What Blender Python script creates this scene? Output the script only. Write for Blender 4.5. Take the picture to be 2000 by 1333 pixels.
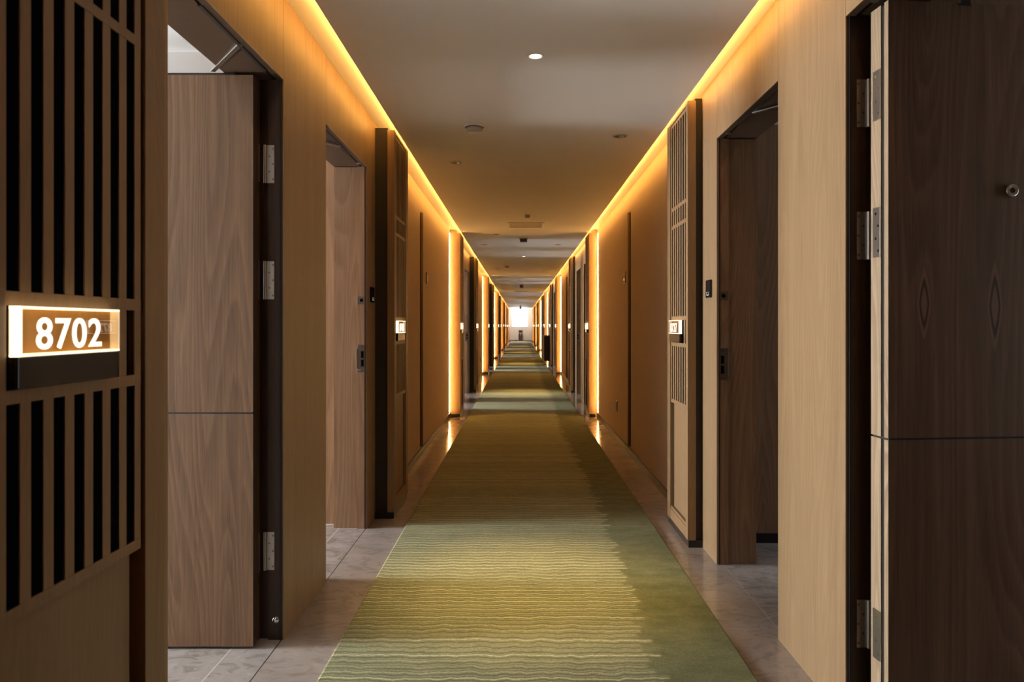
import bpy, bmesh, math, random
from mathutils import Matrix, Vector
random.seed(7)
for o in list(bpy.data.objects):
    bpy.data.objects.remove(o, do_unlink=True)
scn = bpy.context.scene
C = scn.collection
F = 1450.0            # focal length in pixels of the 2000 px wide frame

# ------------------------------------------------------------ camera
cam_d = bpy.data.cameras.new('camera'); cam = bpy.data.objects.new('camera', cam_d); C.objects.link(cam)
cam.location = (0, 0, 1.2); cam.rotation_euler = (math.radians(90), 0, 0)
cam_d.sensor_fit = 'HORIZONTAL'; cam_d.sensor_width = 36.0; cam_d.lens = 36.0*F/2000.0
cam_d.shift_x = -15.0/2000.0; cam_d.shift_y = -30.5/2000.0
cam_d.clip_start = 0.02; cam_d.clip_end = 200
cam_d.dof.use_dof = True; cam_d.dof.focus_distance = 4.2; cam_d.dof.aperture_fstop = 6.3
scn.camera = cam
# ------------------------------------------------------------ exposure
scn.view_settings.view_transform = 'Standard'; scn.view_settings.look = 'None'
scn.view_settings.gamma = 1; scn.view_settings.use_curve_mapping = False
scn.view_settings.exposure = 0.25
# ------------------------------------------------------------ world
w = bpy.data.worlds.new('world'); scn.world = w; w.use_nodes = True
w.node_tree.nodes['Background'].inputs[0].default_value = (0.80, 0.88, 1.0, 1)
w.node_tree.nodes['Background'].inputs[1].default_value = 2.0

# ------------------------------------------------------------ light levels
DAY = (0.98, 0.975, 0.98)
WARM = (1.0, 0.50, 0.11)
COVE_STRENGTH = 37.0
LED_STRENGTH = 75.0
WINDOW_POWER = 540.0
END_POWER = 190.0
DOWN_POWER = 230.0

def area(name, loc, rot, sx, sy, power, color):
    l = bpy.data.lights.new(name, 'AREA'); l.shape = 'RECTANGLE'; l.size = sx; l.size_y = sy
    l.energy = power; l.color = color
    o = bpy.data.objects.new(name, l); C.objects.link(o); o.location = loc; o.rotation_euler = rot
    return o

# ------------------------------------------------------------ plan of the corridor
H = 2.42                       # ceiling
END = 55.8
LX, LM, LP = -0.90, -0.915, -0.775      # left: wood wall, plaster wall, pilaster face
RX, RM, RP = 0.988, 1.02, 0.905
LB, RB = -1.10, 1.19                    # back of the walls
PW = 0.552
L_LED = [1.07] + [9.70+8.63*k for k in range(6)]      # pilasters that open a door section
R_LED = [0.46] + [9.70+8.63*k for k in range(6)]
L_END = [4.60] + [13.30+8.62*k for k in range(5)]     # pilasters that close it
R_END = [4.00] + [13.20+8.63*k for k in range(5)]
DOORTOP = 2.137

# ------------------------------------------------------------ material helpers
class NT:
    def __init__(s, name):
        s.m = bpy.data.materials.new(name); s.m.use_nodes = True
        s.t = s.m.node_tree; s.n = s.t.nodes; s.b = s.n['Principled BSDF']
    def node(s, typ, **kw):
        nd = s.n.new(typ)
        for k, v in kw.items():
            if k.startswith('i_'):
                key = k[2:]; key = int(key) if key.isdigit() else key
                if isinstance(v, bpy.types.NodeSocket): s.t.links.new(v, nd.inputs[key])
                else: nd.inputs[key].default_value = v
            else: setattr(nd, k, v)
        return nd
    def math(s, op, a, b=0.0, c=0.0, clamp=False):
        nd = s.node('ShaderNodeMath', operation=op, use_clamp=clamp)
        for i, v in enumerate((a, b, c)):
            if isinstance(v, bpy.types.NodeSocket): s.t.links.new(v, nd.inputs[i])
            else: nd.inputs[i].default_value = v
        return nd.outputs[0]
    def pos(s):
        g = s.node('ShaderNodeNewGeometry'); return g.outputs['Position']
    def obj(s):
        return s.node('ShaderNodeTexCoord').outputs['Object']
    def scaled(s, vec, sc):
        nd = s.node('ShaderNodeMapping'); s.t.links.new(vec, nd.inputs[0]); nd.inputs['Scale'].default_value = sc
        return nd.outputs[0]
    def noise(s, vec, sc=(1,1,1), scale=1.0, detail=4, rough=.55, dist=0.0):
        nd = s.node('ShaderNodeTexNoise'); s.t.links.new(s.scaled(vec, sc), nd.inputs['Vector'])
        nd.inputs['Scale'].default_value = scale; nd.inputs['Detail'].default_value = detail
        nd.inputs['Roughness'].default_value = rough; nd.inputs['Distortion'].default_value = dist
        return nd.outputs[0]
    def ramp(s, fac, stops):
        nd = s.node('ShaderNodeValToRGB'); s.t.links.new(fac, nd.inputs[0])
        e = nd.color_ramp.elements
        while len(e) < len(stops): e.new(0.5)
        for i, (p, c) in enumerate(stops): e[i].position = p; e[i].color = (*c, 1)
        return nd.outputs[0]
    def mix(s, fac, a, b, mode='MIX'):
        nd = s.node('ShaderNodeMix', data_type='RGBA', blend_type=mode)
        for i, v in ((0, fac), (6, a), (7, b)):
            if isinstance(v, bpy.types.NodeSocket): s.t.links.new(v, nd.inputs[i])
            else: nd.inputs[i].default_value = v if i == 0 else (*v, 1)
        return nd.outputs[2]
    def color(s, v):
        if isinstance(v, bpy.types.NodeSocket): s.t.links.new(v, s.b.inputs['Base Color'])
        else: s.b.inputs['Base Color'].default_value = (*v, 1)
    def rough(s, v):
        if isinstance(v, bpy.types.NodeSocket): s.t.links.new(v, s.b.inputs['Roughness'])
        else: s.b.inputs['Roughness'].default_value = v
    def bump(s, h, strength, dist=.001):
        nd = s.node('ShaderNodeBump'); s.t.links.new(h, nd.inputs['Height'])
        nd.inputs['Strength'].default_value = strength; nd.inputs['Distance'].default_value = dist
        s.t.links.new(nd.outputs[0], s.b.inputs['Normal'])

def wood(name, dark, light, ring=18.0, ringamt=.45, rough=.42, knots=(), seed=0.0, spec=.35):
    k = NT(name); p0 = k.pos()
    mp = k.node('ShaderNodeVectorMath', operation='ADD'); k.t.links.new(p0, mp.inputs[0]); mp.inputs[1].default_value = (seed, seed*.7, seed*.3)
    p = mp.outputs[0]
    big = k.noise(p, (4.2, 4.2, .42), 1.0, 1.2, .4, .35)
    fil = k.noise(p, (130, 130, 2.4), 1.0, 4, .7)
    strk = k.noise(p, (11, 11, .35), 1.0, 3, .6)
    fine = k.noise(p, (260, 260, 9), 1.0, 2, .6)
    sep = k.node('ShaderNodeSeparateXYZ'); k.t.links.new(p, sep.inputs[0])
    lin = k.math('ADD', sep.outputs[0], sep.outputs[1])
    ph = k.math('ADD', k.math('MULTIPLY', lin, ring*.5), k.math('MULTIPLY', big, ring*9.0))
    wig = k.math('MULTIPLY', fil, 1.8)
    saw = k.math('FRACT', k.math('MULTIPLY', k.math('ADD', ph, wig), .32))
    rg = k.math('MULTIPLY', k.math('POWER', saw, 1.6), k.math('MULTIPLY', k.math('SUBTRACT', 1.0, saw), 7.0, clamp=True))
    f = k.math('MULTIPLY', rg, ringamt)
    f = k.math('MULTIPLY_ADD', fil, (1-ringamt)*.55, f)
    f = k.math('MULTIPLY_ADD', strk, (1-ringamt)*.45, f)
    f = k.math('ADD', f, (1-ringamt)*.05)
    f = k.math('MULTIPLY_ADD', k.math('SUBTRACT', fine, .5), .32, f)
    f = k.math('ADD', f, .07)
    for (axis, c, z, wd, ht) in knots:
        s2 = k.node('ShaderNodeSeparateXYZ'); k.t.links.new(p0, s2.inputs[0])
        dx = k.math('DIVIDE', k.math('SUBTRACT', s2.outputs[axis], c), wd)
        dz = k.math('DIVIDE', k.math('SUBTRACT', s2.outputs[2], z), ht)
        d = k.math('ADD', k.math('POWER', k.math('ABSOLUTE', dx), 1.3), k.math('POWER', k.math('ABSOLUTE', dz), 1.3))
        m = k.math('SUBTRACT', 1.0, d, clamp=True)
        m = k.math('MULTIPLY', m, 1.8, clamp=True)
        rr = k.math('MULTIPLY_ADD', k.math('SINE', k.math('MULTIPLY', d, 11.0)), .75, .70)
        f = k.math('ADD', k.math('MULTIPLY', f, k.math('SUBTRACT', 1.0, m)), k.math('MULTIPLY', rr, m))
    mid = tuple((a*1.1+b)/2.1 for a, b in zip(dark, light))
    k.color(k.ramp(f, [(.22, dark), (.48, mid), (.78, light)]))
    k.rough(k.math('MULTIPLY_ADD', fil, .15, rough-.06))
    k.b.inputs['Specular IOR Level'].default_value = spec
    k.bump(fil, .25, .0006)
    return k.m

def plain(name, col, rough=.5, metal=0.0, spec=.5, emit=None, strength=0):
    k = NT(name); k.color(col); k.rough(rough); k.b.inputs['Metallic'].default_value = metal
    k.b.inputs['Specular IOR Level'].default_value = spec
    if emit:
        k.b.inputs['Emission Color'].default_value = (*emit, 1); k.b.inputs['Emission Strength'].default_value = strength
    return k.m

M = {}
M['wall_wood'] = wood('wall_oak', (.18, .107, .050), (.33, .218, .118), ring=9, ringamt=.15, rough=.50, seed=3.0)
M['frame_wood'] = wood('pilaster_oak', (.19, .11, .052), (.30, .19, .10), ring=12, ringamt=.18, rough=.48, seed=9.0)
M['door_wood'] = wood('door_walnut', (.072, .036, .018), (.23, .134, .074), ring=9, ringamt=.24, rough=.42, seed=21.0,
                      knots=[(0, 1.374, 1.255, .027, .15), (0, 1.158, 1.262, .024, .12)])
M['edge_wood'] = wood('door_edge_oak', (.25, .17, .10), (.42, .31, .20), ring=26, ringamt=.5, rough=.5, seed=2.0)
M['shaded_dark_wood'] = wood('shaded_dark_walnut', (.028, .014, .008), (.06, .032, .018), ring=10, ringamt=.2, rough=.4, seed=5.0)  # hinge jamb shade put into this tone; also the cabinet's own brown
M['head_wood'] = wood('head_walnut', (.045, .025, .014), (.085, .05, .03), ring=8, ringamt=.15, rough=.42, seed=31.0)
M['lining_wood'] = wood('lining_walnut', (.165, .088, .046), (.34, .205, .118), ring=9, ringamt=.28, rough=.42, seed=14.0)
M['dark_core'] = plain('dark_core', (.022, .016, .013), .55)
M['black'] = plain('black_recess', (.004, .004, .005), 1.0, spec=0.0)
M['skirting'] = plain('black_skirting', (.012, .011, .012), .28)
M['rubber'] = plain('rubber_seal', (.012, .010, .010), .6)
M['steel'] = plain('brushed_steel', (.36, .33, .29), .36, 1.0)
M['screw'] = plain('screw_steel', (.16, .14, .12), .35, 1.0)
M['chrome'] = plain('chrome', (.75, .75, .75), .12, 1.0)
M['reader'] = plain('reader_black', (.010, .010, .012), .18)
M['icon'] = plain('icon_white', (.75, .78, .8), .4, emit=(.8, .9, 1), strength=.25)
M['plate'] = plain('bronze_plate', (.11, .065, .045), .30, .3)
M['white_paint'] = plain('white_paint', (.74, .73, .72), .6)
M['room_wall'] = plain('room_wall', (.62, .60, .58), .65)
M['glow'] = plain('sign_edge_glow', (.9, .85, .75), .3, emit=(1, .80, .50), strength=1.7)
M['digit'] = plain('sign_digit_glow', (.9, .9, .85), .3, emit=(1, .86, .66), strength=1.6)
M['amber_glow'] = plain('sign_amber_glow', (.8, .6, .3), .4, emit=(1, .52, .10), strength=2.0)
M['rim'] = plain('sign_rim', (.6, .5, .4), .3, emit=(1, .78, .55), strength=.45)
M['recess_glow'] = plain('sign_recess', (.30, .17, .07), .6)
M['cove_led'] = plain('cove_led', (.9, .8, .6), .5, emit=WARM, strength=COVE_STRENGTH)
M['pil_led'] = plain('vertical_led', (.9, .8, .6), .5, emit=(1.0, .56, .17), strength=LED_STRENGTH)
M['lamp'] = plain('lamp_glow', (1, 1, 1), .4, emit=(1, .82, .55), strength=14.0)
M['grey_plastic'] = plain('grey_plastic', (.42, .40, .38), .45)
M['dark_glass'] = plain('dark_glass', (.04, .035, .03), .12)
M['red'] = plain('extinguisher_red', (.075, .014, .03), .35)

# ceiling and plaster
k = NT('ceiling_paint'); p = k.pos(); n = k.noise(p, (1,1,1), .8, 3)
k.color(k.ramp(n, [(.3, (.76, .735, .71)), (.7, (.80, .775, .75))])); k.rough(.62); k.b.inputs['Specular IOR Level'].default_value = .25
k.bump(k.noise(p, (1,1,1), 90, 2), .05, .001); M['ceiling'] = k.m
k = NT('wallpaper'); p = k.pos(); n = k.noise(p, (1,1,1), 1.5, 3); t = k.noise(p, (350,350,350), 1, 2)
k.color(k.mix(k.math('MULTIPLY', t, .25), (.52, .385, .27), (.62, .49, .36))); k.rough(.75); k.b.inputs['Specular IOR Level'].default_value = .2
k.bump(t, .15, .0006); M['paper'] = k.m

# stone floors
def stone(name, c1, c2, c3, joints_x, jc, yj=0.0, rough=.13):
    k = NT(name); p = k.pos()
    a = k.noise(p, (1,1,1), 2.2, 6, .6, 1.6); b = k.noise(p, (1, 1.6, 1), 7.0, 8, .65, 2.2)
    v = k.math('ABSOLUTE', k.math('SUBTRACT', b, .5)); v = k.math('SUBTRACT', 1.0, k.math('MULTIPLY', v, 16.0), clamp=True)
    col = k.ramp(k.math('MULTIPLY_ADD', b, .55, k.math('MULTIPLY', a, .45)), [(.36, c1), (.52, c2), (.66, c3)])
    col = k.mix(k.math('MULTIPLY', v, .12), col, tuple(min(1, q*1.55) for q in c3))
    sep = k.node('ShaderNodeSeparateXYZ'); k.t.links.new(p, sep.inputs[0])
    for jx in tuple(joints_x)+((-.9085,) if joints_x else ()):
        d = k.math('ABSOLUTE', k.math('SUBTRACT', sep.outputs[0], jx))
        m = k.math('LESS_THAN', d, .0022)
        col = k.mix(m, col, jc if jx != -.9085 else (.05, .045, .04))
    if yj:
        fr = k.math('ABSOLUTE', k.math('SUBTRACT', k.math('FRACT', k.math('DIVIDE', k.math('ADD', sep.outputs[1], .12), yj)), .5))
        m = k.math('GREATER_THAN', fr, .5-.0018/yj)
        col = k.mix(m, col, tuple(.5*(x+y) for x, y in zip(jc, c2)))
    k.color(col); k.rough(k.math('MULTIPLY_ADD', a, .08, rough-.04)); k.b.inputs['Specular IOR Level'].default_value = .55
    return k.m
M['stone'] = stone('border_marble', (.25, .21, .185), (.33, .285, .255), (.40, .35, .32), (), (.2, .17, .15), 1.2)
M['stone_room'] = stone('room_marble', (.20, .175, .16), (.32, .29, .27), (.46, .43, .41), (-1.07, 1.02), (.55, .52, .48), 1.1, .2)

# runner carpet
k = NT('carpet'); p = k.pos(); sep = k.node('ShaderNodeSeparateXYZ'); k.t.links.new(p, sep.inputs[0])
X, Y = sep.outputs[0], sep.outputs[1]
w1 = k.noise(p, (5.5, 1.6, 1), 1.0, 2); w2 = k.noise(p, (16, 5, 1), 1.0, 2); pile = k.noise(p, (230, 230, 230), 1, 3, .7)
mott = k.noise(p, (7, 12, 1), 1.0, 5, .65)
yw = k.math('ADD', Y, k.math('ADD', k.math('MULTIPLY', w1, .060), k.math('MULTIPLY', w2, .034)))
def lines(freq, width, off):
    fr = k.math('ABSOLUTE', k.math('SUBTRACT', k.math('FRACT', k.math('MULTIPLY_ADD', yw, freq, off)), .5))
    return k.math('SUBTRACT', 1.0, k.math('DIVIDE', fr, width), clamp=True)
# random strength for each line
rowid = k.math('FLOOR', k.math('ADD', k.math('MULTIPLY', yw, 23.0), 0.0))
wn = k.node('ShaderNodeTexWhiteNoise', noise_dimensions='1D'); k.t.links.new(rowid, wn.inputs['W'])
l1 = lines(23.0, .17, 0.0)
l1 = k.math('MULTIPLY', l1, k.math('MULTIPLY_ADD', wn.outputs[0], .8, .35), clamp=True)
l2 = k.math('MULTIPLY', lines(47.0, .3, .2), .36)
ln = k.math('MAXIMUM', l1, l2)
rowed = k.math('MULTIPLY_ADD', wn.outputs[0], .07, .455)
slow = k.math('MULTIPLY', k.math('SINE', k.math('MULTIPLY', Y, .9)), .03)
edge = k.math('ADD', k.math('SUBTRACT', rowed, slow), k.math('MULTIPLY', w2, .03))
inside = k.math('MULTIPLY', k.math('SUBTRACT', edge, X), 60.0, clamp=True)
ln = k.math('MULTIPLY', k.math('MULTIPLY', ln, inside), k.math('MULTIPLY_ADD', pile, .5, .9), clamp=True)
ground = k.ramp(mott, [(.3, (.18, .187, .078)), (.7, (.30, .305, .145))])
inside2 = k.math('MULTIPLY', k.math('SUBTRACT', .53, X), 12.0, clamp=True)
plainc = k.ramp(mott, [(.3, (.13, .142, .05)), (.7, (.26, .268, .115))])
col = k.mix(inside2, plainc, ground)
col = k.mix(ln, col, (.80, .79, .50))
tuft = k.noise(p, (70, 90, 1), 1.0, 3, .7)
col = k.mix(k.math('MULTIPLY', k.math('SUBTRACT', .66, k.math('MULTIPLY_ADD', pile, .5, k.math('MULTIPLY', tuft, .5)), clamp=True), 1.9, clamp=True), col, (.05, .055, .018))
k.color(col); k.rough(.95); k.b.inputs['Specular IOR Level'].default_value = .1
k.b.inputs['Sheen Weight'].default_value = .08
k.bump(k.math('MULTIPLY_ADD', ln, .7, pile), .9, .004); M['carpet'] = k.m

# thin clear materials
def clear(name, tint, gloss, rough=.02):
    k = NT(name); k.n.remove(k.b); out = k.n['Material Output']
    t = k.node('ShaderNodeBsdfTransparent'); t.inputs[0].default_value = (*tint, 1)
    g = k.node('ShaderNodeBsdfGlossy'); g.inputs['Roughness'].default_value = rough
    fr = k.node('ShaderNodeFresnel'); fr.inputs[0].default_value = 1.5
    mx = k.node('ShaderNodeMixShader'); k.t.links.new(k.math('MULTIPLY', fr.outputs[0], k.math('MULTIPLY', k.math('SUBTRACT', 1.0, k.node('ShaderNodeNewGeometry').outputs['Backfacing']), gloss), clamp=True), mx.inputs[0])
    k.t.links.new(t.outputs[0], mx.inputs[1]); k.t.links.new(g.outputs[0], mx.inputs[2]); k.t.links.new(mx.outputs[0], out.inputs[0])
    return k.m
M['pane'] = clear('window_glass', (.95, .97, .98), 1.0)
M['acrylic'] = clear('sign_acrylic', (.92, .86, .72), 1.0)

# ------------------------------------------------------------ mesh helpers
def bx(bm, x0, x1, y0, y1, z0, z1, mi=0):
    xs = sorted((x0, x1)); ys = sorted((y0, y1)); zs = sorted((z0, z1))
    v = [bm.verts.new((x, y, z)) for x in xs for y in ys for z in zs]
    for f in ((0,1,3,2), (4,6,7,5), (0,4,5,1), (2,3,7,6), (0,2,6,4), (1,5,7,3)):
        fc = bm.faces.new([v[i] for i in f]); fc.material_index = mi
def cyl(bm, c, r, h, axis='z', seg=24, r2=None, mi=0):
    """cylinder from centre c along the axis by length h"""
    r2 = r if r2 is None else r2
    rot = {'z': Matrix(), 'x': Matrix.Rotation(math.pi/2, 4, 'Y'), 'y': Matrix.Rotation(-math.pi/2, 4, 'X')}[axis]
    m = Matrix.Translation(c) @ rot @ Matrix.Translation((0, 0, h/2))
    r_ = bmesh.ops.create_cone(bm, cap_ends=True, segments=seg, radius1=r, radius2=r2, depth=abs(h), matrix=m)
    for vv in r_['verts']:
        for f in vv.link_faces: f.material_index = mi
def lathe(bm, prof, c, seg=32, mi=0):
    rings = []
    for r, z in prof:
        rings.append([bm.verts.new((c[0]+r*math.cos(2*math.pi*i/seg), c[1]+r*math.sin(2*math.pi*i/seg), c[2]+z)) for i in range(seg)])
    for a, b in zip(rings, rings[1:]):
        for i in range(seg):
            f = bm.faces.new((a[i], a[(i+1) % seg], b[(i+1) % seg], b[i])); f.material_index = mi; f.smooth = True
    return rings
def bar(bm, p0, p1, wd, th, mi=0):
    p0 = Vector(p0); p1 = Vector(p1); d = (p1-p0); L = d.length; q = d.to_track_quat('Z', 'Y').to_matrix().to_4x4()
    m = Matrix.Translation(p0) @ q
    vs = [bm.verts.new(m @ Vector((x, y, z))) for x in (-wd/2, wd/2) for y in (-th/2, th/2) for z in (0, L)]
    for f in ((0,1,3,2), (4,6,7,5), (0,4,5,1), (2,3,7,6), (0,2,6,4), (1,5,7,3)):
        fc = bm.faces.new([vs[i] for i in f]); fc.material_index = mi
def obj(name, bm, mats, parent=None, bevel=0.0, loc=None):
    bmesh.ops.recalc_face_normals(bm, faces=bm.faces)
    me = bpy.data.meshes.new(name); bm.to_mesh(me); bm.free()
    if not isinstance(mats, (list, tuple)): mats = [mats]
    for m in mats: me.materials.append(m)
    o = bpy.data.objects.new(name, me); C.objects.link(o)
    if parent: o.parent = parent
    if loc: o.location = loc
    if bevel:
        b = o.modifiers.new('bevel', 'BEVEL'); b.width = bevel; b.segments = 2; b.limit_method = 'ANGLE'
    return o
def B(name, mats, boxes, parent=None, bevel=0.0, loc=None):
    bm = bmesh.new()
    for b in boxes: bx(bm, *b)
    return obj(name, bm, mats, parent, bevel, loc)
def empty(name, loc=(0,0,0)):
    o = bpy.data.objects.new(name, None); C.objects.link(o); o.location = loc; o.empty_display_size = .05; return o
def tag(o, label, cat, group=None, kind=None):
    o['label'] = label; o['category'] = cat
    if group: o['group'] = group
    if kind: o['kind'] = kind
    return o
def struct(o, label=None):
    o['kind'] = 'structure'
    if label: o['label'] = label
    return o
def copy_tree(o, parent=None):
    c = o.copy(); C.objects.link(c); c.parent = parent
    for ch in [q for q in o.children]: copy_tree(ch, c)
    return c
ORD = ['first', 'second', 'third', 'fourth', 'fifth', 'sixth', 'seventh', 'eighth', 'ninth', 'tenth', 'eleventh', 'twelfth', 'thirteenth']

# ------------------------------------------------------------ shell
Y0 = -2.6
struct(B('floor', M['stone'], [(-.906, 1.02, Y0, END, -.05, 0)]))
# lowered ceiling with a shallow light channel on both sides
struct(B('ceiling', M['ceiling'], [(-.768, .897, Y0, END, H, H+.028)]))
struct(B('ceiling', M['ceiling'], [(LB-.02, RB+.02, Y0, END, H+.037, H+.12)]))
struct(B('wall_near', M['paper'], [(LB, RB, Y0-.1, Y0, 0, H+.037)]))

def sections(leds, ends, doff1, w1_, doff2, w2_, side):
    """wood wall between an opening and a closing pilaster, plaster wall in the rest"""
    s = side; X0 = LX if s < 0 else RX; XM = LM if s < 0 else RM; XB = LB if s < 0 else RB
    nm = 'wall_left' if s < 0 else 'wall_right'
    T = H + .037
    doors = []
    for a, b in zip(leds, ends):
        a1 = a + .02; b1 = b + PW - .02
        d1 = (b-doff1-w1_, b-doff1); d2 = (b-doff2-w2_, b-doff2)
        g = .0012; t = .03
        # posts and lintels are separate panels with a hairline seam
        for (u, v, z0) in ((a1, d1[0]-t, 0), (d1[0]-t, d1[1]+t, DOORTOP+t), (d1[1]+t, d2[0]-t, 0), (d2[0]-t, d2[1]+t, DOORTOP+t), (d2[1]+t, b1, 0)):
            e0 = t if u in (d1[1]+t, d2[1]+t) else (-t if z0 else 0); e1 = t if v in (d1[0]-t, d2[0]-t) else (-t if z0 else 0)
            # the face veneer runs to the very edge of each opening and covers the door lining
            struct(B(nm, M['wall_wood'], [(X0+s*.0035, XB, u+g, v-g, z0, T), (X0, X0+s*.0036, u-e0+g, v+e1-g, z0-t if z0 else 0, T)]))
        struct(B('trim_%d' % (1 if s < 0 else 2), M['dark_core'], [(X0+s*.0037, X0+s*.0042, u-.006, u+.006, DOORTOP+t+.002, T-.002) for u in (d1[0], d1[1], d2[0], d2[1])]))
        doors.append((d1, d2))
    spans = []
    prev = Y0
    for a, b in zip(leds, list(ends)+[None]):
        spans.append((prev, a+.02)); prev = (b+PW-.02) if b else None
    spans.append((ends[-1]+PW-.02, leds[-1]+.02) if len(leds) > len(ends) else (ends[-1]+PW-.02, END))
    if len(leds) > len(ends): spans.append((leds[-1]+PW-.02, END))
    done = []
    for (u, v) in spans:
        if u is None or (u, v) in done or v <= u: continue
        done.append((u, v))
        struct(B(nm, M['paper'], [(XM, XB, u, v, 0, T)]))
        struct(B('baseboard_left' if s < 0 else 'baseboard_right', M['skirting'], [(XM-s*(.010 if s < 0 else .006), XM+s*.004, u, v, -.02, .062)]))
    return doors, done

LD, LS = sections(L_LED, L_END, 1.77, .93, .22, .93, -1)
RD, RS = sections(R_LED, R_END, 1.75, .92, .28, .88, 1)

# end of the corridor: a wall with a two-pane window
xa, xb = LM, RM
wx0, wx1, wz0, wz1 = -.60, .62, 1.06, 2.40
struct(B('wall_back', M['white_paint'], [(LB, wx0, END, END+.18, 0, 2.5), (wx1, RB, END, END+.18, 0, 2.5), (wx0, wx1, END, END+.18, 0, wz0), (wx0, wx1, END, END+.18, wz1, 2.5)]))
struct(B('baseboard_back', M['skirting'], [(-.91, 1.01, END-.012, END, 0, .07)]))
wn_ = struct(empty('window_1', (0, END+.1, wz0)), 'bright two pane window closing the far end of the corridor')
B('window_frame', M['white_paint'], [(wx0, wx0+.05, -.03, .03, 0, wz1-wz0), (wx1-.05, wx1, -.03, .03, 0, wz1-wz0), (wx0, wx1, -.03, .03, 0, .05), (wx0, wx1, -.03, .03, wz1-wz0-.05, wz1-wz0), (-.025, .045, -.035, .035, 0, wz1-wz0)], wn_)
B('window_pane', M['pane'], [(wx0+.05, -.025, -.004, .004, .05, wz1-wz0-.05)], wn_)
B('window_pane', M['pane'], [(.045, wx1-.05, -.004, .004, .05, wz1-wz0-.05)], wn_)
B('window_sill', M['white_paint'], [(wx0-.04, wx1+.04, -.14, .0, -.03, 0)], wn_)
area('daylight_end_window', ((wx0+wx1)/2, END+.35, (wz0+wz1)/2), (math.radians(-90), 0, 0), 1.3, 1.4, END_POWER, DAY)

# ------------------------------------------------------------ carpet
bm = bmesh.new(); n = 260
prof = [(-.680, .001), (-.679, .008), (-.672, .012), (.792, .012), (.799, .008), (.800, .001)]
ys = [Y0+.05+(END-Y0-.12)*i/n for i in range(n+1)]
rows = [[bm.verts.new((x, y, z)) for x, z in prof] for y in ys]
for r0, r1 in zip(rows, rows[1:]):
    for i in range(len(prof)-1): bm.faces.new((r0[i], r0[i+1], r1[i+1], r1[i]))
    bm.faces.new((r0[-1], r0[0], r1[0], r1[-1]))
bm.faces.new(rows[0]); bm.faces.new(rows[-1])
tag(obj('carpet_runner', bm, M['carpet']), 'long olive green carpet runner with wavy cream stripes along the corridor', 'carpet')

# ------------------------------------------------------------ pilasters
def make_pilaster(s):
    """s=-1 left wall, face towards +x; local y from 0 (near) to PW; local x=0 at the wall"""
    D = .125 if s < 0 else .083       # depth from wood wall to face
    f = -s                             # direction of the corridor
    X = lambda d: f*d                  # d = distance off the wall
    r = empty('lattice_pilaster')
    fr = .045
    nr, ed = .050, PW-.084            # inside of the frame
    B('frame', M['frame_wood'], [(X(D-fr), X(D), 0, nr, .04, 2.412), (X(D-fr), X(D), ed, PW, .04, 2.412),
        (X(D-fr), X(D-.0015), nr, ed, 2.395, 2.412), (X(D-fr), X(D-.0015), nr, ed, .04, .100)], r, .0015)
    sl0, pitch, sw = .057, .0575, .031
    bars = []
    zr = [(.742, .764), (1.0785, 1.100), (1.2304, 1.253), (1.768, 1.789), (1.875, 1.896), (2.373, 2.392)]
    fb = X(D-.004); bb = X(D-.0075)
    for z0, z1 in zr: bars.append((bb, fb, nr+.001, ed-.011, z0, z1))
    if s < 0: short = [6]; sg0, sg1 = sl0, sl0+5*pitch+sw
    else: short = [0]; sg0, sg1 = sl0+pitch, sl0+6*pitch+sw
    edges = [(nr+.001, sl0)]+[(sl0+i*pitch+sw, sl0+(i+1)*pitch) for i in range(6)]+[(sl0+6*pitch+sw, ed-.011)]
    for i, (u, v) in enumerate(edges):
        for z0, z1 in ((.764, 1.0785), (1.253, 1.768), (1.789, 1.875), (1.896, 2.373)):
            bars.append((bb, fb-f*.0004, u, v, z0, z1))
        if (s < 0 and i in (0, 6, 7)) or (s > 0 and i in (0, 1, 7)):
            bars.append((bb, fb-f*.0004, u, v, 1.100, 1.2304))
    B('lattice', M['frame_wood'], bars, r, .0005)
    B('backing', M['black'], [(X(D-.0125), X(D-.008), nr, ed, .742, 1.100), (X(D-.0125), X(D-.008), nr, ed, 1.2304, 2.395), (X(D-.040), X(D-.036), nr, ed, .10, 2.395)], r)
    B('lower_panel', M['frame_wood'], [(X(D-.030), X(D-.018), nr+.012, ed-.03, .122, .738)], r)
    B('inner_frame', M['frame_wood'], [(X(D-.024), X(D-.006), nr, ed, .100, .118), (X(D-.024), X(D-.006), nr, nr+.008, .118, .742)], r)
    B('core', M['dark_core'], [(X(.001), X(D-fr), .022, PW-.022, .04, 2.43)], r)
    B('kick_base', M['skirting'], [(X(.001), X(D-.006), .006, PW-.006, 0, .04)], r)
    return r, D, (sg0, sg1)
def lit_side(r, s, D):
    return B('side_board', M['frame_wood'], [(-s*.001, -s*(D-.045), 0, .021, .04, 2.43)], r)
pl, DL, sgL = make_pilaster(-1)
pr, DR, sgR = make_pilaster(1)

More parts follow.
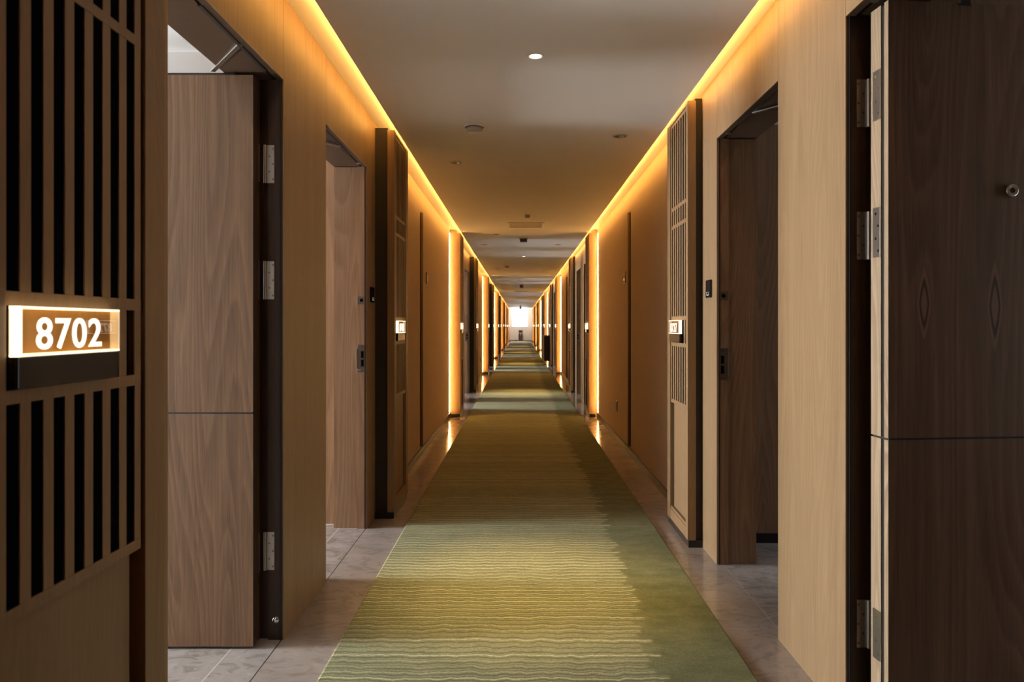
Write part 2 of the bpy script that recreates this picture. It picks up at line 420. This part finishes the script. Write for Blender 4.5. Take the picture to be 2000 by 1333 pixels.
def glyph(txt, h, s):
    cu = bpy.data.curves.new('digits', 'FONT'); cu.body = txt; cu.size = h/.72; cu.extrude = .0006; cu.offset = .0007
    cu.align_x = 'CENTER'; cu.align_y = 'CENTER'; cu.space_character = 1.08
    to = bpy.data.objects.new('tmp', cu); C.objects.link(to)
    dg = bpy.context.evaluated_depsgraph_get(); me = bpy.data.meshes.new_from_object(to.evaluated_get(dg))
    bpy.data.objects.remove(to, do_unlink=True)
    xs = [v.co.x for v in me.vertices]; ys = [v.co.y for v in me.vertices]
    cx, cy = (min(xs)+max(xs))/2, (min(ys)+max(ys))/2
    sx = .181/(max(xs)-min(xs)); sy = h/(max(ys)-min(ys))
    for v in me.vertices:
        x, y, z = (v.co.x-cx)*sx, (v.co.y-cy)*sy, v.co.z
        v.co = (z, x, y) if s < 0 else (-z, -x, y)
    me.materials.clear(); me.materials.append(M['digit'])
    return me

def make_sign(s, sg):
    f = -s; D = DL if s < 0 else DR
    r = empty('room_number_sign')                       # origin on the pilaster face, y = sign start, z = 0
    y0, y1 = (0.003, sg[1]-sg[0]-.036) if s < 0 else (.036, sg[1]-sg[0]-.003)
    e = .0035
    B('acrylic_block', M['acrylic'], [(-f*.002, f*.015, y0+e, y1-e, 1.152+e, 1.2295-e)], r)
    B('edge_light', M['glow'], [(-f*.002, f*.0155, y0, y1, 1.152, 1.152+e), (-f*.002, f*.0155, y0, y1, 1.2295-e, 1.2295),
        (-f*.002, f*.0155, y0, y0+e, 1.152, 1.2295)], r)
    B('far_edge', M['rim'], [(-f*.002, f*.0155, y1-.0015, y1, 1.152, 1.2295)], r)
    B('holder', M['reader'], [(-f*.030, f*.012, y0, y1, 1.103, 1.1518)], r, .001)
    B('back_plate', M['recess_glow'], [(-f*.0045, -f*.0025, y0, y1, 1.1522, 1.2295), (-f*.034, -f*.030, -.001, sg[1]-sg[0]+.001, 1.101, 1.2295)], r)
    B('added_recess_glow', M['amber_glow'], [(-f*.0275, -f*.026, y1-.006 if s < 0 else y0, y1 if s < 0 else y0+.006, 1.160, 1.225)], r)  # added glow for the gold sliver beside the block, no lamp there
    return r, (y0+y1)/2
sl, ml = make_sign(-1, sgL); sr, mr = make_sign(1, sgR)
sides = {-1: (pl, sl, ml, LX, DL, sgL), 1: (pr, sr, mr, RX, DR, sgR)}
near_lab = {
 (-1, 0): ('tall oak lattice pilaster filling the left edge beside the glowing 8702 sign', 'glass sign with glowing white digits 8702 and lit edges on the left edge pilaster'),
 (-1, 1): ('oak lattice pilaster on the left wall just past the two nearest left doorways', 'small lit room number sign on the second pilaster of the left wall'),
 (1, 1): ('oak lattice pilaster on the right wall beyond the nearest right doorways, lower panel lit', 'lit room number sign over a black holder on the nearest visible right pilaster'),
}
for s in (-1, 1):
    P, S, mid, WX, D, sg = sides[s]; f = -s
    P0, S0 = copy_tree(P), copy_tree(S)
    ys = sorted([(y, 'led') for y in (L_LED if s < 0 else R_LED)] + [(y, 'end') for y in (L_END if s < 0 else R_END)])
    first = True
    for i, (y, kd) in enumerate(ys):
        p_ = P if first else copy_tree(P0); q_ = S if first else copy_tree(S0)
        p_.location = (WX, y, 0); q_.location = (WX+f*D, y+sg[0], 0)
        if kd == 'led' and i: lit_side(p_, s, D)
        first = False
    for t_ in (P0, S0):
        for c_ in list(t_.children_recursive)+[t_]: bpy.data.objects.remove(c_, do_unlink=True)
# digits and labels afterwards so that copies stay clean
roots_p = [o for o in C.objects if o.name.startswith('lattice_pilaster')]
roots_s = [o for o in C.objects if o.name.startswith('room_number_sign')]
for s in (-1, 1):
    P, S, mid, WX, D, sg = sides[s]; f = -s; wall = 'left' if s < 0 else 'right'
    ps = sorted([o for o in roots_p if (o.location.x < 0) == (s < 0)], key=lambda o: o.location.y)
    ss = sorted([o for o in roots_s if (o.location.x < 0) == (s < 0)], key=lambda o: o.location.y)
    for i, (p_, q_) in enumerate(zip(ps, ss)):
        num = str(8702+i) if s < 0 else str(8728-i)
        me = glyph(num, .051, s)
        d = bpy.data.objects.new('digits', me); C.objects.link(d); d.parent = q_; d.location = (f*.0155, (1.2575-1.127 if s < 0 else mid+.004), 1.187)
        lp, ls = near_lab.get((s, i), (None, None))
        vis = i if s < 0 else i-1
        if not lp:
            lit = 'with amber lit side' if i % 2 == 0 else 'with dark unlit side'
            lp = 'slim oak lattice pilaster %s, %s one counted along the %s wall' % (lit, ORD[vis], wall)
            ls = 'tiny glowing room number sign on the %s pilaster along the %s wall' % (ORD[vis], wall)
        tag(p_, lp, 'pilaster', 'lattice pilasters along the corridor'); tag(q_, ls, 'sign', 'lit room number signs')
        if s > 0 and i == 0:      # stands beside the camera, outside the frame
            p_['label'] = 'oak lattice pilaster on the right wall beside the open dark door'; q_['label'] = 'lit room number sign on the right wall beside the open dark door'

# ------------------------------------------------------------ LED strips
for s in (-1, 1):
    wall = 'left' if s < 0 else 'right'
    xe = -.768 if s < 0 else .897
    marks = [Y0] + [Y0+ (END-Y0)*i/6 for i in range(1, 7)]
    for i, (u, v) in enumerate(zip(marks, marks[1:])):
        bm = bmesh.new(); bm.faces.new([bm.verts.new(q) for q in ((xe+s*.001, u, H+.004), (xe+s*.001, v, H+.004), (xe+s*.001, v, H+.016), (xe+s*.001, u, H+.016))])
        o = obj('cove_light_strip', bm, M['cove_led'])
        tag(o, 'warm light strip hidden in the %s ceiling channel, %s run from the camera' % (wall, ORD[i]), 'light strip', 'light strips in the ceiling channels')
    for i, y in enumerate((L_LED if s < 0 else R_LED)):
        if i == 0: continue
        xm = LM if s < 0 else RM
        o = B('led_strip', M['pil_led'], [(xm-s*.001, xm-s*.008, y-.056, y-.050, .07, 2.40)])
        tag(o, 'glowing amber vertical light strip in the %s wall corner, %s from the camera' % (wall, ORD[i-1]), 'light strip', 'vertical light strips beside the pilasters')

# ------------------------------------------------------------ doors
door_n = [0]
def hinge(parent, x, y, z, s, leafdir):
    """hinge plates: one on the jamb facing -y, one on the leaf edge"""
    bm = bmesh.new(); h = .145
    bx(bm, x, x-s*.031, y-.0025, y, z-h/2, z+h/2)                       # jamb plate
    cyl(bm, (x+s*.004, y-.006, z-h/2), .0055, h, 'z', 12)
    o = obj('hinge', bm, [M['steel']], parent, .0006)
    bm = bmesh.new()
    for i in range(5):
        cyl(bm, (x-s*(.012 if i % 2 else .026), y-.0035, z-h/2+.014+i*(h-.028)/4), .0038, .0015, 'y', 10)
    obj('hinge_screws', bm, M['screw'], o)
    return o
def make_door(s, y0, y1, state, label):
    """opening y0..y1 on side s; state: 'open_far' hinge at the far jamb, 'open_near' hinge at the near jamb, 'closed'"""
    door_n[0] += 1
    X0 = LX if s < 0 else RX; XB = LB if s < 0 else RB
    r = struct(empty('door_%d' % door_n[0], (0, 0, 0)), label)
    t = .03; zt = DOORTOP; st = X0+s*.060
    # linings: outer stop strip flush with the opening, inner lining set back
    lining = M['lining_wood']; hj = M['shaded_dark_wood']
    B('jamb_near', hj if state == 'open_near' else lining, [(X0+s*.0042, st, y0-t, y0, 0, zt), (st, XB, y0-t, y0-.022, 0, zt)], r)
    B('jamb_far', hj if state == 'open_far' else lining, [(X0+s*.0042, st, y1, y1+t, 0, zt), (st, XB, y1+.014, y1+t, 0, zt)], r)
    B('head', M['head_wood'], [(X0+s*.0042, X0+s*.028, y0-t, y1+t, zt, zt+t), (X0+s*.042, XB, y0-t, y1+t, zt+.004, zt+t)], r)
    B('head_seal', M['rubber'], [(X0+s*.028, X0+s*.042, y0-t, y1+t, zt+.01, zt+t)], r)
    sealy = y1 if state == 'open_near' else y1
    B('jamb_seal', M['rubber'], [(X0+s*.010, X0+s*.016, y1-.003, y1+.001, 0, zt), (X0+s*.010, X0+s*.016, y0-.001, y0+.003, 0, zt)], r)
    th = .072; zg = .875
    lw = (y1-y0)-.01
    lf = empty('leaf'); lf.parent = r
    # leaf built in local coords: hinge at origin, length along +u (local x), thickness along local y 0..th
    def leaf_mesh():
        bm = bmesh.new()
        for z0, z1 in ((.010, zg-.003), (zg+.003, 2.128)):
            bx(bm, .0, lw, 0, .016, z0, z1, 0)                # room-side skin
            bx(bm, .0, lw, .030, th, z0, z1, 0)
        bx(bm, .004, lw-.004, .003, th-.003, .014, 2.124, 1)    # dark core shows in the grooves
        return bm
    bm = leaf_mesh(); bm.faces.ensure_lookup_table(); bm.normal_update()
    for fc in bm.faces:
        c = fc.calc_center_median()
        if fc.material_index == 0 and (abs(c.x) < 1e-5 or abs(c.x-lw) < 1e-5): fc.material_index = 2
    slab = obj('door_panel', bm, [M['door_wood'], M['dark_core'], M['edge_wood'] if s > 0 else M['shaded_dark_wood']], None)
    bpy.data.objects.remove(lf, do_unlink=True)
    slab.parent = r
    xh = X0 + s*.087
    # peephole with its ring
    bm = bmesh.new(); lathe(bm, [(0.0, .006), (.006, .006), (.0075, .004), (.0105, .009), (.0135, .007), (.014, 0.0)], (0, 0, 0), 28)
    pp = obj('peephole', bm, M['chrome'], slab); pp.rotation_euler = (math.pi/2, 0, 0); pp.location = (.373, 0, 1.590); pp.scale = (1.35, 1.35, 1.2)
    bm = bmesh.new(); cyl(bm, (0,0,0), .0055, .0068, 'z', 20); pq = obj('lens', bm, M['dark_glass'], pp)
    # handle and lock set near the free edge
    bm = bmesh.new(); bx(bm, lw-.085, lw-.035, -.006, 0, .93, 1.17); bar(bm, (lw-.06, -.045, 1.03), (lw-.19, -.045, 1.03), .018, .014); cyl(bm, (lw-.06, 0, 1.03), .010, -.05, 'y', 16)
    hd = obj('door_handle', bm, M['steel'], slab, .001)
    bm = bmesh.new(); bx(bm, lw-.0005, lw+.001, .030, .055, .93, 1.17); obj('lock_plate', bm, M['steel'], slab)
    if state == 'open_far':
        if s < 0:
            slab.location = (xh, y1-.009, 0); slab.rotation_euler = (0, 0, math.pi)      # +u -> -x ; thickness -> -y
            # after the turn the room-side skin (y 0..) faces +y; mirror so that it faces the camera
            slab.scale = (1, 1, 1); slab.location = (xh, y1-.009, 0)
        else:
            slab.location = (1.050, 2.115+(y1-2.25), 0); slab.rotation_euler = (0, 0, math.radians(5.5)); slab.scale = (1, 1.2, 1)
    elif state == 'open_near':
        slab.location = (xh, y0+.004 if s > 0 else y0+.004+th, 0); slab.rotation_euler = (0, 0, 0 if s > 0 else math.pi)
    else:
        if s < 0: slab.location = (xh-.02, y0+.005, 0); slab.rotation_euler = (0, 0, math.pi/2)
        else: slab.location = (xh-.02+0.0, y1-.005, 0); slab.rotation_euler = (0, 0, -math.pi/2)
        if s > 0: slab.location.x = xh-.02
    if state == 'open_far':
        for z in (1.815, 1.372, .340) if s < 0 else (1.873, 1.472, .296):
            hx = (-.9655 if s < 0 else 1.052)
            hg = hinge(r, hx, (y1+.0001), z, s, 1)
            h = .145
            if s > 0:
                bm = bmesh.new(); bx(bm, -.0022, -.0002, .052, .088, -h/2, h/2)
                hl = obj('hinge_leaf', bm, M['steel'], slab, .0004); hl.location = (0, -.012, z); hl.scale = (1, 1/1.2, 1)
                bm = bmesh.new()
                for i in range(4): cyl(bm, (-.0022, .060+(.012 if i % 2 else 0), -h/2+.018+i*(h-.036)/3), .0042, -.0012, 'x', 10)
                hs = obj('screw', bm, M['chrome'], hl)
            else:
                bm = bmesh.new(); bx(bm, -.0022, -.0002, .004, .030, -h/2, h/2)
                hl = obj('hinge_leaf', bm, M['plate'], slab, .0004); hl.location = (0, 0, z)
        # folding arm of the closer between head and leaf
        cy = y1-.05
        if s < 0:
            bm = bmesh.new()
            bar(bm, (-.927, y1-.36, zt+.001), (-1.137, y1-.08, zt+.006), .016, .006)
            obj('closer_arm', bm, M['steel'], r, .0008)
            B('closer_body', M['dark_core'], [(-1.36, -1.06, y1-.066, y1-.026, zt-.004, zt+.004)], r)
            B('closer_track', M['dark_core'], [(X0-.030, X0-.042, y1-.66, y1-.10, zt-.002, zt+.012)], r)
        else:
            bm = bmesh.new()
            bar(bm, (X0+.05, y1-.50, zt-.004), (1.30, y1-.09, zt-.012), .024, .008)
            obj('closer_arm', bm, M['dark_core'], r, .0008)
            B('closer_track', M['dark_core'], [(X0+.030, X0+.045, y1-.66, y1-.10, zt-.002, zt+.012)], r)
    if state == 'open_near':
        # strike plates in the far jamb
        f = -s
        a, b = (X0+s*.020, X0+s*.060)
        bm = bmesh.new(); bx(bm, X0+s*.012, X0+s*.058, y1-.0018, y1, .925, 1.085)
        bx(bm, X0+s*.056, X0+s*.064, y1-.004, y1+.013, .945, 1.060)
        sp = obj('strike_plate', bm, M['steel'], r, .0004)
        B('bolt_hole', M['black'], [(X0+s*.020, X0+s*.036, y1-.0025, y1-.0017, 1.008, 1.048), (X0+s*.020, X0+s*.036, y1-.0025, y1-.0017, .958, .998)], sp)
        bm = bmesh.new(); cyl(bm, (X0+s*.03, y1-.0018, 1.074), .004, -.0008, 'y', 12); cyl(bm, (X0+s*.03, y1-.0018, .936), .004, -.0008, 'y', 12); obj('screw', bm, M['screw'], sp)
        sp = B('deadbolt_plate', M['steel'], [(X0+s*.014, X0+s*.058, y1-.0018, y1, 1.325, 1.370)], r, .0004)
        bm = bmesh.new(); cyl(bm, (X0+s*.033, y1-.0018, 1.348), .010, -.0008, 'y', 18); obj('bolt_hole', bm, M['black'], sp)
        bm = bmesh.new(); cyl(bm, (X0+s*.030, y1-.09, zt-.002), .012, .003, 'z', 18); cyl(bm, (X0+s*.030, y1-.09, zt-.003), .005, .002, 'z', 12); obj('head_catch', bm, M['chrome'], r)
        B('closer_track', M['dark_core'], [(X0+s*.028, X0+s*.046, y0+.02, y0+.62, zt-.002, zt+.012)], r)
        bm = bmesh.new(); bar(bm, (X0+s*.038, y0+.42, zt-.004), (XB+s*.10, y0+.06, zt-.004), .020, .006); obj('closer_arm', bm, M['steel'], r, .0008)
    if state == 'open_far' and s < 0:
        bm = bmesh.new(); lathe(bm, [(.0, .006), (.006, .006), (.012, .002), (.0135, 0)], (0, 0, 0), 20)
        o = obj('stop_button', bm, M['chrome'], r); o.rotation_euler = (math.pi/2, 0, 0); o.location = (X0-.030, y1, .075)
    return r

# ------------------------------------------------------------ rooms behind the open doors
room_n = [1]
def room(s, y0, y1, depth, zc, day, wallmat='room_wall', farmat=None):
    XB = LB if s < 0 else RB; xe = XB + s*depth
    struct(B('floor_room', M['stone_room'], [(XB+s*-.21 if False else (-.906 if s < 0 else 1.02), xe, y0, y1, -.05, -.0005)]))
    struct(B('ceiling_room', M['white_paint'], [(XB, xe, y0, y1, zc, zc+.1)]))
    struct(B('wall_room_far', M[farmat or wallmat], [(XB, xe, y1, y1+.08, 0, zc)]))
    struct(B('wall_room_near', M[wallmat], [(XB, xe, y0-.08, y0, 0, zc)]))
    struct(B('baseboard_room', M['skirting'], [(XB+s*.001, xe, y1-.01, y1, 0, .052)])) if s > 0 else None
    if day:
        z0, z1 = .35, zc-.12
        struct(B('wall_room_back', M['room_wall'], [(xe, xe+s*.12, y0-.08, y0+.06, 0, zc), (xe, xe+s*.12, y1-.06, y1+.08, 0, zc), (xe, xe+s*.12, y0+.06, y1-.06, 0, z0), (xe, xe+s*.12, y0+.06, y1-.06, z1, zc)]))
        room_n[0] += 1
        wn = struct(empty('window_%d' % room_n[0], (xe+s*.06, 0, 0)), 'unseen window of the room behind an open door')
        B('window_frame', M['white_paint'], [(-.02, .02, y0+.06, y0+.10, z0, z1), (-.02, .02, y1-.10, y1-.06, z0, z1), (-.02, .02, y0+.1, y1-.1, z0, z0+.04), (-.02, .02, y0+.1, y1-.1, z1-.04, z1)], wn)
        B('window_pane', M['pane'], [(-.003, .003, y0+.10, y1-.10, z0+.04, z1-.04)], wn)
        area('unseen_window_daylight', (xe+s*.25, (y0+y1)/2, (z0+z1)/2), (0, math.radians(90)*s, 0) , z1-z0, y1-y0-.12, day, DAY)
    else:
        struct(B('wall_room_back', M['room_wall'], [(xe, xe+s*.1, y0-.08, y1+.08, 0, zc)]))

nm = lambda i, w, a: '%s doorway of the %s pair along the %s wall' % (a, ORD[i], w)
for i, (d1, d2) in enumerate(LD):
    open_ = i < 5  # farther pairs opened, with daylit rooms added, to brighten the distant floor
    make_door(-1, d1[0], d1[1], 'open_far' if open_ else 'closed', ('open walnut door with lit panel beside the 8702 pilaster' if i == 0 else nm(i, 'left', 'nearer')))
    make_door(-1, d2[0], d2[1], 'open_near' if open_ else 'closed', ('second left doorway showing a lit jamb with steel strike plate' if i == 0 else nm(i, 'left', 'farther')))
    if open_:
        room(-1, d1[0]-.10, d1[1]+.115, 4.6, 2.285, WINDOW_POWER)
        room(-1, d2[0]-.18, d2[1]+.10, 4.6, 2.285, WINDOW_POWER, 'room_wall', 'lining_wood')
for i, (d1, d2) in enumerate(RD):
    open_ = i < 2
    make_door(1, d1[0], d1[1], 'open_far' if open_ else 'closed', ('open dark door with chrome peephole at the right edge' if i == 0 else nm(i, 'right', 'nearer')))
    make_door(1, d2[0], d2[1], 'open_near' if open_ else 'closed', ('dark open doorway in the right oak wall' if i == 0 else nm(i, 'right', 'farther')))
    if open_:  # dim windows added in these rooms to lighten the dark leaf
        room(1, d1[0]-.10, d1[1]+.17, 2.6, 2.31, 8, 'lining_wood')
        room(1, d2[0]-.12, d2[1]+.38, 2.6, 2.31, 5, 'lining_wood')

# ------------------------------------------------------------ card readers
def reader(s, y, z, label):
    X0 = LX if s < 0 else RX; f = -s
    r = empty('card_reader', (X0, y, z))
    B('housing', M['reader'], [(0, f*.012, -.045, .045, -.046, .046)], r, .003)
    B('icon', M['icon'], [(f*.012, f*.0126, -.020, -.017, -.034, -.016), (f*.012, f*.0126, .017, .020, -.034, -.016), (f*.012, f*.0126, -.017, .017, -.034, -.031), (f*.012, f*.0126, .003, .017, -.019, -.016)], r)
    tag(r, label, 'card reader', 'card readers beside the doors')
reader(-1, 4.50, 1.385, 'small black card reader on the dark wood beside the left doorway')
reader(1, 3.855, 1.390, 'small black card reader with white icon on the pale right wall')

# ------------------------------------------------------------ concealed service doors in the plaster walls
def service(s, y, w_, label, plate=True, outlet=None):
    XM = LM if s < 0 else RM; f = -s
    r = empty('service_door', (XM+f*.0006, y, 0))
    B('panel', M['paper'], [(f*.0002, f*.006, .05, w_, .075, 2.26)], r, .001)
    B('edge_bar', M['frame_wood'], [(0, f*.022, .022, .055, .085, 2.24)], r, .001)
    B('shadow_gap', M['black'], [(0, f*.004, .002, .022, .085, 2.24)], r)
    tag(r, label, 'service door', 'concealed service doors in the plaster walls')
    return r
def plate(s, y, z, h, wd, label, cat='wall plate'):
    XM = LM if s < 0 else RM; f = -s
    r = empty('wall_plate', (XM+f*(.006 if cat == 'wall plate' else 0), y, z))
    B('cover', M['plate'], [(0, f*.009, -wd/2, wd/2, -h/2, h/2)], r, .0015)
    B('inset', M['dark_glass'], [(f*.009, f*.0105, -wd*.3, wd*.3, -h*.28, h*.28)], r)
    tag(r, label, cat)
for s in (-1, 1):
    wall = 'left' if s < 0 else 'right'
    service(s, 6.82, .66, 'concealed beige service door with dark edge bar in the %s plaster wall' % wall)
    for i, y in enumerate((15.9, 24.5, 33.1, 41.7)):
        service(s, y, .66, 'far service door with dark edge bar in the %s wall, %s beyond the nearest' % (wall, ORD[i]))
plate(-1, 7.25, 1.66, .115, .13, 'small bronze plate on the left service door')
plate(1, 7.16, 1.66, .115, .17, 'small dark bronze plate on the right service door')
plate(1, 7.78, .356, .11, .10, 'low bronze socket cover near the skirting of the right wall', 'socket')
plate(-1, 17.2, .42, .11, .10, 'low socket cover on the far left plaster wall', 'socket')

# ------------------------------------------------------------ ceiling fittings
def fit(name, x, y): return empty(name, (x, y, H))
def downlight(x, y, label, on=True):
    r = fit('downlight', x, y)
    bm = bmesh.new(); lathe(bm, [(.040, 0), (.039, -.003), (.032, -.004), (.026, .0), (.024, .012)], (0,0,0)); obj('trim_ring', bm, M['white_paint'], r)
    bm = bmesh.new(); lathe(bm, [(.0001, -.0015), (.014, -.0022), (.025, -.0012)], (0,0,0)); obj('lamp', bm, M['lamp'] if on else M['dark_glass'], r)
    tag(r, label, 'ceiling light', 'round ceiling downlights')
    if on:
        l = bpy.data.lights.new('downlight_beam', 'SPOT'); l.energy = DOWN_POWER; l.color = (1, .66, .26); l.spot_size = math.radians(46); l.spot_blend = 1.0; l.shadow_soft_size = .03
        lo = bpy.data.objects.new('downlight_beam', l); C.objects.link(lo); lo.location = (x, y, H-.01)
downlight(.072, 3.36, 'round lit downlight glowing in the near ceiling')
downlight(.072, 13.1, 'lit downlight on the pale ceiling patch, second along the corridor')
downlight(.07, 23.0, 'lit downlight, third along the corridor ceiling')
downlight(.07, 32.5, 'lit downlight, fourth along the corridor ceiling')
downlight(.07, 42.0, 'lit downlight, farthest along the corridor ceiling')
def spot(x, y, label):
    r = fit('recessed_spot', x, y)
    bm = bmesh.new(); lathe(bm, [(.050, 0), (.049, -.0035), (.041, -.0045), (.036, -.0008)], (0,0,0)); obj('trim_ring', bm, M['grey_plastic'], r)
    bm = bmesh.new(); lathe(bm, [(.0001, -.0008), (.036, -.0008)], (0,0,0)); obj('well', bm, M['dark_core'], r)
    bm = bmesh.new(); lathe(bm, [(.0001, -.008), (.010, -.0075), (.015, -.003), (.016, -.0008)], (.012, 0, 0)); obj('bulb', bm, M['chrome'], r)
    tag(r, label, 'spotlight', 'unlit recessed spotlights in the ceiling')
spot(.645, 4.78, 'unlit recessed spotlight on the right of the near ceiling')
spot(-.48, 5.55, 'unlit recessed spotlight near the left ceiling edge')
spot(-.31, 9.9, 'unlit recessed spotlight left of the ceiling grille')
spot(-.53, 11.2, 'unlit recessed spotlight at left, before the second downlight')
spot(.58, 11.2, 'unlit recessed spotlight at right, before the second downlight')
spot(-.48, 16.0, 'unlit recessed spotlight at left, beyond the second downlight')
spot(.55, 16.6, 'unlit recessed spotlight at right, beyond the second downlight')
spot(-.44, 20.4, 'unlit recessed spotlight at left, before the third downlight')
def smoke(x, y, label, r_=.060):
    r = fit('smoke_detector', x, y)
    bm = bmesh.new(); lathe(bm, [(r_, 0), (r_, -.008), (r_*.96, -.012)], (0,0,0)); obj('base', bm, M['white_paint'], r)
    bm = bmesh.new(); lathe(bm, [(r_*.80, -.012), (r_*.82, -.022), (r_*.80, -.034), (r_*.66, -.040), (.0001, -.041)], (0,0,0)); obj('head', bm, M['grey_plastic'], r)
    tag(r, label, 'smoke detector', 'smoke detectors on the ceiling')
smoke(-.276, 4.53, 'round grey smoke detector on the near ceiling')
smoke(.085, 8.15, 'small round detector just before the ceiling grille', .035)
smoke(-.26, 15.2, 'tiny round smoke detector beyond the second downlight', .05)
def box_sensor(x, y, label, w_=.10, h_=.055, d_=.10):
    r = fit('ceiling_sensor', x, y)
    B('bracket', M['grey_plastic'], [(-w_*.62, w_*.62, -d_*.6, d_*.6, -.010, 0)], r, .002)
    B('body', M['plate'], [(-w_/2, w_/2, -d_/2, d_/2, -h_, -.010)], r, .006)
    tag(r, label, 'sensor', 'boxes hanging from the ceiling')
box_sensor(.055, 10.4, 'small brown square sensor hanging behind the ceiling grille')
box_sensor(.055, 22.2, 'dark box hanging from the ceiling before the third downlight', .10, .10, .12)
r = fit('surveillance_camera', .05, 46.0)
B('bracket', M['dark_core'], [(-.05, .05, -.05, .05, -.05, 0)], r); B('stem', M['dark_core'], [(-.015, .015, -.015, .015, -.09, -.05)], r); B('body', M['dark_core'], [(-.06, .06, -.14, .10, -.20, -.09)], r, .01)
tag(r, 'dark camera hanging from the ceiling in front of the end window', 'camera')
def grille(x, y, w_, d_, label, lit=False):
    r = fit('ceiling_grille', x, y)
    B('frame', M['ceiling'], [(-w_/2, w_/2, -d_/2, -d_/2+.025, -.008, 0), (-w_/2, w_/2, d_/2-.025, d_/2, -.008, 0), (-w_/2, -w_/2+.025, -d_/2+.025, d_/2-.025, -.008, 0), (w_/2-.025, w_/2, -d_/2+.025, d_/2-.025, -.008, 0)], r, .0015)
    nsl = 9
    B('slats', M['ceiling'], [(-w_/2+.025, w_/2-.025, -d_/2+.04+i*(d_-.08)/nsl, -d_/2+.04+(i+.55)*(d_-.08)/nsl, -.006, -.001) for i in range(nsl)], r)
    B('backing', M['dark_core'], [(-w_/2+.02, w_/2-.02, -d_/2+.02, d_/2-.02, -.0012, -.0002)], r)
    tag(r, label, 'air vent', 'square air grilles in the ceiling')
grille(.075, 9.0, .44, .44, 'square slatted air grille in the ceiling centre')
grille(.06, 26.6, .46, .44, 'far slatted air grille seen edge on in the ceiling')
grille(.06, 33.4, .5, .44, 'farthest slatted air grille before the end window')

# ------------------------------------------------------------ things on the floor far down the corridor
r = empty('wooden_cabinet', (.90, 22.65, .0125))
B('carcass', M['shaded_dark_wood'], [(-.15, .085, 0, .75, .10, .86)], r, .004)
B('top', M['lining_wood'], [(-.17, .086, -.02, .77, .86, .885)], r, .003)
B('door', M['shaded_dark_wood'], [(-.162, -.15, .02, .37, .13, .84)], r, .002); B('door', M['shaded_dark_wood'], [(-.162, -.15, .38, .73, .13, .84)], r, .002)
for x in (-.12, .055):
    for y in (.05, .70):
        bm = bmesh.new(); zb = -.012 if x > 0 else 0; lathe(bm, [(.0001, zb), (.024, zb), (.03, .012), (.022, .05), (.03, .10)], (x, y, 0), 16); obj('foot', bm, M['white_paint'], r)
tag(r, 'dark brown cabinet on pale feet against the far right wall', 'cabinet')
r = empty('extinguisher_stand', (.075, END-.32, .0125))
B('back_board', M['white_paint'], [(-.20, .20, .02, .05, .02, .88)], r, .004)
B('frame', M['white_paint'], [(-.20, -.175, -.10, .05, 0, .88), (.175, .20, -.10, .05, 0, .88), (-.20, .20, -.10, .05, .85, .88), (-.2, .2, -.1, .05, 0, .03)], r, .004)
for x in (-.075, .075):
    bm = bmesh.new(); lathe(bm, [(.0001, 0), (.055, 0), (.06, .02), (.06, .40), (.045, .47), (.02, .50), (.02, .54), (.0001, .54)], (x, -.035, .03), 20)
    c_ = obj('extinguisher', bm, M['red'], r); B('valve', M['dark_core'], [(x-.05, x+.03, -.055, -.015, .57, .62)], c_)
B('notice', M['red'], [(-.12, .12, .012, .02, .66, .80)], r)
tag(r, 'white framed stand with dark red extinguishers below the end window', 'extinguisher stand')
